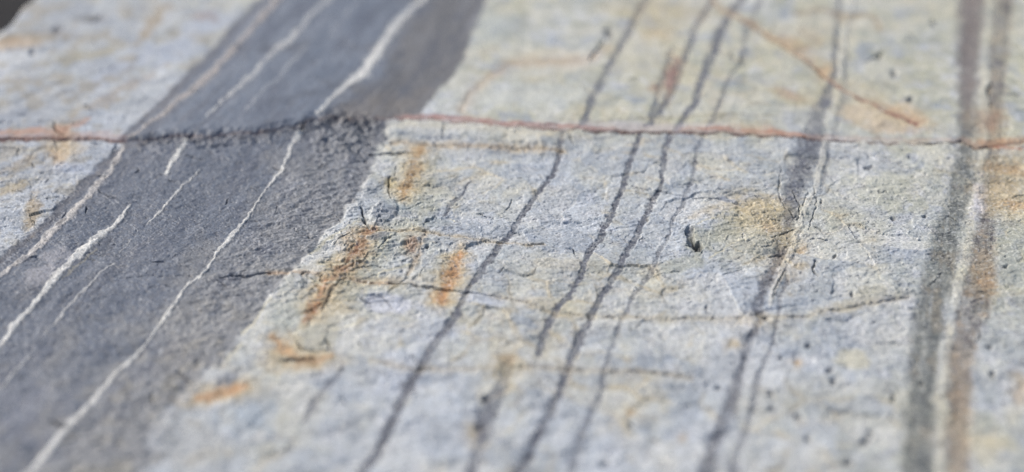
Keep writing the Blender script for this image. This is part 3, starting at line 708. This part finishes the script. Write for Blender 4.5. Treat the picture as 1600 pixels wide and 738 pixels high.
# grey flake next to the open chip, and the flake on the right
put(col, (134, 142, 154), .75 * (1 - ss(.5, 1.1, spot(598, 338, 22, 18, -30) + edge_n)))
H += 1.6 * mm * (1 - ss(.8, 1.05, spot(600, 334, 26, 16, -35)))
put(col, (142, 150, 164), .8 * (1 - ss(.5, 1.1, spot(1138, 315, 18, 5, 18) + .5 * edge_n)))
put(col, (146, 152, 156), .6 * (1 - ss(.5, 1.1, spot(692, 356, 26, 9, 10) + .5 * edge_n)))
put(col, (108, 112, 124), .6 * (1 - ss(.5, 1.1, spot(592, 374, 22, 6, -12) + .5 * edge_n)))
put(col, (116, 124, 138), .7 * (1 - ss(.5, 1.1, spot(355, 597, 22, 9, -18) + .5 * edge_n)))
# raised block between the seam and the tan line
blk = ss(604, 607, PX) * ss(1, 3, sd_) * (1 - ss(22, 27, sd_)) * (1 - ss(820, 900, PX))
H += 1.6 * mm * blk
# overall mineral speckle and dark cleavage flecks
spk = fbm(WX * 520, WY * 330, 59, 2, .8)
fl = fbm((WX + .3 * WY) * 190, (WY - .3 * WX) * 620, 63, 2, .7)
flm = ss(.40, .66, fl + .4 * n_mot2) * (.5 + .5 * near_w)
H += -.28 * mm * flm
put(col, (96, 96, 100), .50 * flm)
fl2 = fbm((WX + .25 * WY) * 260 + 7, (WY - .25 * WX) * 560, 64, 2, .7)
put(col, (222, 222, 218), .38 * ss(.35, .65, fl2) * (.3 + .7 * near_w) * (1 - .8 * dark_s))
gs = (.75 + .25 * near_w)
mott = 1 + gs * (.26 * spk + .10 * fine + .07 * tone3) + .05 * mid
for i in range(3):
    col[i] *= mott
# small white crystals, thickest beside the veins
wsp = ss(.80, .95, pn(WX * 420, WY * 260, 77) * 1.35)
put(col, (218, 218, 218), .5 * wsp * near_w * (1 - .5 * dark_s))
for i in range(3):
    col[i] = np.clip(col[i], .015, .80)

# ------------------------------------------------------------------ which mesh each face belongs to
BED = np.zeros(GX.shape, np.int16)           # 0 left pale, 1 dark, 2 right pale, 3 grey band, 4 pale strip, 5 brown band, 6 outer pale
b1r = np.interp(PY, [t[0] for t in B1], [t[2] for t in B1])
b3r = np.interp(PY, [t[0] for t in B3], [t[2] for t in B3])
BED[PX > xl] = 1
BED[PX > xr] = 2
BED[PX > b1r] = 4
BED[PX > b3r] = 6
BED[b1l] = 3
BED[b3l] = 5
BEDNAME = {0: ('pale_bed', 'pale blue-grey bed left of the dark bed'), 1: ('dark_bed', 'dark blue-grey bed carrying the white veins'),
           2: ('pale_bed', 'wide pale bed crossed by thin dark veins'), 3: ('grey_band', None), 4: ('cream_band', None),
           5: ('brown_band', None), 6: ('pale_bed', 'pale bed beyond the brown band')}
code = BED + np.where(far, 0, 10).astype(np.int16)
fcode = code[:-1, :-1].copy()
flab = lab[:-1, :-1].copy()
# the slab ends at a broken edge in the far left corner
edge = (GX[:-1, :-1] + 62 * 0 - 0)
keep = (GY[:-1, :-1] + 1.06 * GX[:-1, :-1] + 7 * w1[:-1, :-1] + 5 * n_mot[:-1, :-1]) > 42
dist_e = GY + 1.06 * GX + 7 * w1 + 5 * n_mot - 42
H -= 9 * mm * (1 - ss(0, 30, dist_e)) ** 2    # rounded shoulder

V = np.stack([WX, WY, H], -1).reshape(-1, 3).astype(np.float32)
# smooth normals over the whole face so that the joins between meshes do not show
idx = np.arange(NR * NC).reshape(NR, NC)
P = V.reshape(NR, NC, 3)
du = np.gradient(P, axis=1)
dv = np.gradient(P, axis=0)
N = np.cross(dv, du)                         # rows run towards the camera
N *= np.sign(N[..., 2:3])
N /= np.linalg.norm(N, axis=-1, keepdims=True)
N = N.reshape(-1, 3)
COL = np.stack(col + [np.ones_like(col[0])], -1).reshape(-1, 4).astype(np.float32)
FQ = np.stack([idx[:-1, :-1], idx[1:, :-1], idx[1:, 1:], idx[:-1, 1:]], -1)


# ------------------------------------------------------------------ materials
def rock_material(name, rough, spec, grain_amt, bump_amt, scale=1.0, stretch=(1, 1, 1)):
    m = bpy.data.materials.new(name)
    m.use_nodes = True
    nt = m.node_tree
    N_, Lk = nt.nodes, nt.links
    b = N_['Principled BSDF']
    at = N_.new('ShaderNodeAttribute')
    at.attribute_name = 'tint'
    tc = N_.new('ShaderNodeNewGeometry')
    mp = N_.new('ShaderNodeMapping')
    mp.inputs['Scale'].default_value = stretch
    Lk.new(tc.outputs['Position'], mp.inputs[0])

    def noise(sc, det, ro=.6):
        n = N_.new('ShaderNodeTexNoise')
        n.inputs['Scale'].default_value = sc * scale
        n.inputs['Detail'].default_value = det
        n.inputs['Roughness'].default_value = ro
        Lk.new(mp.outputs[0], n.inputs['Vector'])
        return n
    n1 = noise(900, 3, .7)
    n2 = noise(260, 4, .65)
    mr = N_.new('ShaderNodeMapRange')
    mr.inputs[1].default_value, mr.inputs[2].default_value = .3, .7
    mr.inputs[3].default_value, mr.inputs[4].default_value = 1 - grain_amt, 1 + grain_amt
    mr.clamp = False
    Lk.new(n1.outputs[0], mr.inputs[0])
    mr2 = N_.new('ShaderNodeMapRange')
    mr2.inputs[1].default_value, mr2.inputs[2].default_value = .3, .7
    mr2.inputs[3].default_value, mr2.inputs[4].default_value = 1 - grain_amt * .5, 1 + grain_amt * .5
    mr2.clamp = False
    Lk.new(n2.outputs[0], mr2.inputs[0])
    mu = N_.new('ShaderNodeMath')
    mu.operation = 'MULTIPLY'
    Lk.new(mr.outputs[0], mu.inputs[0])
    Lk.new(mr2.outputs[0], mu.inputs[1])
    vm = N_.new('ShaderNodeVectorMath')
    vm.operation = 'SCALE'
    Lk.new(at.outputs['Color'], vm.inputs[0])
    Lk.new(mu.outputs[0], vm.inputs['Scale'])
    Lk.new(vm.outputs[0], b.inputs['Base Color'])
    rr = N_.new('ShaderNodeMapRange')
    rr.inputs[3].default_value, rr.inputs[4].default_value = rough - .14, rough + .14
    Lk.new(n2.outputs[0], rr.inputs[0])
    Lk.new(rr.outputs[0], b.inputs['Roughness'])
    b.inputs['Specular IOR Level'].default_value = spec
    ad = N_.new('ShaderNodeMath')
    ad.operation = 'ADD'
    Lk.new(n1.outputs[0], ad.inputs[0])
    Lk.new(n2.outputs[0], ad.inputs[1])
    bp = N_.new('ShaderNodeBump')
    bp.inputs['Strength'].default_value = bump_amt
    bp.inputs['Distance'].default_value = 0.0006
    Lk.new(ad.outputs[0], bp.inputs['Height'])
    Lk.new(bp.outputs[0], b.inputs['Normal'])
    return m


M_PALE = rock_material('pale_siltstone', .62, .25, .17, .4)
M_DARK = rock_material('dark_slate', .56, .28, .17, .4)
M_BAND = rock_material('banded_mudstone', .7, .18, .15, .7)
M_VEIN = rock_material('dark_vein_mineral', .68, .18, .2, .8)
M_QUARTZ = rock_material('quartz', .5, .35, .13, .8, 1.2)
M_SIDE = rock_material('broken_rock_side', .85, .1, .3, 1.0, .4)


def solid_material(name, rgb, rough, sc, bump=.5):
    m = bpy.data.materials.new(name)
    m.use_nodes = True
    nt = m.node_tree
    b = nt.nodes['Principled BSDF']
    g = nt.nodes.new('ShaderNodeNewGeometry')
    n = nt.nodes.new('ShaderNodeTexNoise')
    n.inputs['Scale'].default_value = sc
    n.inputs['Detail'].default_value = 8
    nt.links.new(g.outputs['Position'], n.inputs['Vector'])
    r = nt.nodes.new('ShaderNodeValToRGB')
    r.color_ramp.elements[0].position, r.color_ramp.elements[1].position = .3, .7
    r.color_ramp.elements[0].color = (rgb[0] * .6, rgb[1] * .6, rgb[2] * .6, 1)
    r.color_ramp.elements[1].color = (rgb[0] * 1.4, rgb[1] * 1.4, rgb[2] * 1.4, 1)
    nt.links.new(n.outputs[0], r.inputs[0])
    nt.links.new(r.outputs[0], b.inputs['Base Color'])
    b.inputs['Roughness'].default_value = rough
    b.inputs['Specular IOR Level'].default_value = .15
    bp = nt.nodes.new('ShaderNodeBump')
    bp.inputs['Strength'].default_value = bump
    bp.inputs['Distance'].default_value = .01
    nt.links.new(n.outputs[0], bp.inputs['Height'])
    nt.links.new(bp.outputs[0], b.inputs['Normal'])
    return m


# ------------------------------------------------------------------ building meshes
def make_mesh(name, verts, quads, mat, parent, cols=None, norms=None, base=None, smooth=True):
    me = bpy.data.meshes.new(name)
    nf = len(quads)
    me.vertices.add(len(verts))
    me.vertices.foreach_set('co', (verts - (base if base is not None else 0)).astype(np.float32).ravel())
    me.loops.add(nf * 4)
    me.loops.foreach_set('vertex_index', quads.astype(np.int32).ravel())
    me.polygons.add(nf)
    me.polygons.foreach_set('loop_start', np.arange(0, nf * 4, 4, dtype=np.int32))
    me.update(calc_edges=True)
    me.validate()
    if smooth:
        me.polygons.foreach_set('use_smooth', np.ones(len(me.polygons), bool))
    if cols is not None:
        at = me.attributes.new('tint', 'FLOAT_COLOR', 'POINT')
        at.data.foreach_set('color', cols.astype(np.float32).ravel())
    if norms is not None:
        me.normals_split_custom_set_from_vertices(norms)
    me.materials.append(mat)
    o = bpy.data.objects.new(name, me)
    scene.collection.objects.link(o)
    if parent is not None:
        o.parent = parent
    return o


def cut(mask):
    q4 = FQ[mask]
    u, inv = np.unique(q4.ravel(), return_inverse=True)
    return u, inv.reshape(-1, 4)


BASE_Z = -0.30
SLABS = {}
for key, label, isfar in [
        ('f', 'smooth far rock slab behind the thin red crack, with a broad slate-grey bed', True),
        ('n', 'rough near rock slab in front of the thin red crack, stained orange and veined dark', False)]:
    e_ = bpy.data.objects.new('rock_outcrop', None)
    scene.collection.objects.link(e_)
    base = np.array([0.0, 1.75 if isfar else 1.05, BASE_Z])
    e_.location = base
    e_.empty_display_size = .1
    e_['label'] = label
    e_['category'] = 'rock slab'
    e_['group'] = 'rock slabs either side of the red crack'
    SLABS[key] = (e_, base)

# side faces
ff = fcode < 10
hz = [(keep & ff), (keep & ~ff)]
for key, kp in zip(('f', 'n'), hz):
    e_, base = SLABS[key]
    pad = np.zeros((kp.shape[0] + 2, kp.shape[1] + 2), bool)
    pad[1:-1, 1:-1] = kp
    allk = np.zeros_like(pad)
    allk[1:-1, 1:-1] = keep
    edges = []
    c = pad[1:-1, 1:-1]
    for dy_, dx_, (a, b_) in [(-1, 0, ((0, 0), (0, 1))), (1, 0, ((1, 1), (1, 0))), (0, -1, ((1, 0), (0, 0))), (0, 1, ((0, 1), (1, 1)))]:
        nb_ = allk[1 + dy_:pad.shape[0] - 1 + dy_, 1 + dx_:pad.shape[1] - 1 + dx_]
        i, j = np.nonzero(c & ~nb_)
        edges.append(np.stack([idx[i + a[0], j + a[1]], idx[i + b_[0], j + b_[1]]], -1))
    ed = np.concatenate(edges)
    u, inv = np.unique(ed.ravel(), return_inverse=True)
    inv = inv.reshape(-1, 2)
    n = len(u)
    lv = [0, -.012, -.03, -.06, -.11, -.18, -.30]
    vs, cs = [], []
    for k, z in enumerate(lv):
        p = V[u].copy()
        if k:
            p[:, 2] = z + (0 if k == len(lv) - 1 else .006 * pn(p[:, 0] * 40, p[:, 1] * 40, 90 + k))
            out = .006 * pn(p[:, 0] * 55, p[:, 1] * 55, 100 + k) * (k < 6) - .002
            p[:, 0] += out
            p[:, 1] += out
        vs.append(p)
        cc = np.ones((n, 4), np.float32)
        cc[:, :3] = srgb(44, 45, 50) * K * (1 + .3 * pn(p[:, 0] * 30, p[:, 2] * 60 + p[:, 1] * 30, 120))[:, None]
        cs.append(cc)
    qs = [np.stack([inv[:, 0] + k * n, inv[:, 0] + (k + 1) * n, inv[:, 1] + (k + 1) * n, inv[:, 1] + k * n], -1) for k in range(len(lv) - 1)]
    make_mesh('broken_side', np.concatenate(vs), np.concatenate(qs), M_SIDE, e_, np.concatenate(cs), None, base, False)

BEDMAT = {0: M_PALE, 1: M_DARK, 2: M_PALE, 3: M_BAND, 4: M_PALE, 5: M_BAND, 6: M_PALE}
for key, off in (('f', 0), ('n', 10)):
    e_, base = SLABS[key]
    beds = {}
    for b in range(7):
        mask = (fcode == b + off) & keep & (flab == 0)
        if mask.sum() < 50:
            continue
        u, qd = cut(mask)
        nm, lb = BEDNAME[b]
        o = make_mesh(nm, V[u], qd, BEDMAT[b], e_, COL[u], N[u], base)
        if lb:
            o['label'] = lb
        beds[b] = o
    for lid, (nm, slab) in KINDS.items():
        if slab != key:
            continue
        mask = (flab == lid) & keep
        if mask.sum() < 30:
            continue
        vals, cnt = np.unique(fcode[mask] - off, return_counts=True)
        host = beds.get(int(vals[np.argmax(cnt)]), beds[2])
        u, qd = cut(mask)
        make_mesh(nm, V[u], qd, M_QUARTZ if nm != 'dark_vein' else M_VEIN, host, COL[u], N[u], base)

# ------------------------------------------------------------------ ground below the outcrop
g = 160
gx = np.sign(np.linspace(-1, 1, g)) * np.abs(np.linspace(-1, 1, g)) ** 5 * 250
gX, gY = np.meshgrid(gx, gx + 1.5)
gZ = BASE_Z - .01 + .02 * pn(gX * 3, gY * 3, 5) + .01 * pn(gX * 14, gY * 14, 6)
gv = np.stack([gX, gY, gZ], -1).reshape(-1, 3)
gi = np.arange(g * g).reshape(g, g)
gq = np.stack([gi[:-1, :-1], gi[:-1, 1:], gi[1:, 1:], gi[1:, :-1]], -1).reshape(-1, 4)
go = make_mesh('ground', gv, gq, solid_material('dark_ground', (.013, .0135, .016), .9, 25), None)  # one very dark ground tone, varied only by noise
go['kind'] = 'structure'

# ------------------------------------------------------------------ a single white grain lying on the slab
import bmesh
bm = bmesh.new()
bmesh.ops.create_icosphere(bm, subdivisions=3, radius=.0013)
for v in bm.verts:
    p = v.co * 900
    k = 1 + .22 * math.sin(p.x * 2.1 + 1) * math.cos(p.y * 1.7) + .12 * math.sin(p.z * 3.3 + p.x)
    v.co *= k
    v.co.z *= .65
gme = bpy.data.meshes.new('white_grain')
bm.to_mesh(gme)
bm.free()
gme.polygons.foreach_set('use_smooth', np.ones(len(gme.polygons), bool))
gme.materials.append(solid_material('white_quartz_grain', (.60, .60, .58), .4, 900, .2))
grn = bpy.data.objects.new('white_grain', gme)
scene.collection.objects.link(grn)
ii, jj = np.searchsorted(ys, 375), np.searchsorted(xs, 1434)
grn.location = (WX[ii, jj], WY[ii, jj], H[ii, jj] + .0005)
grn['label'] = 'tiny white quartz grain on the pale rock beside the dark grey band'
grn['category'] = 'grain'
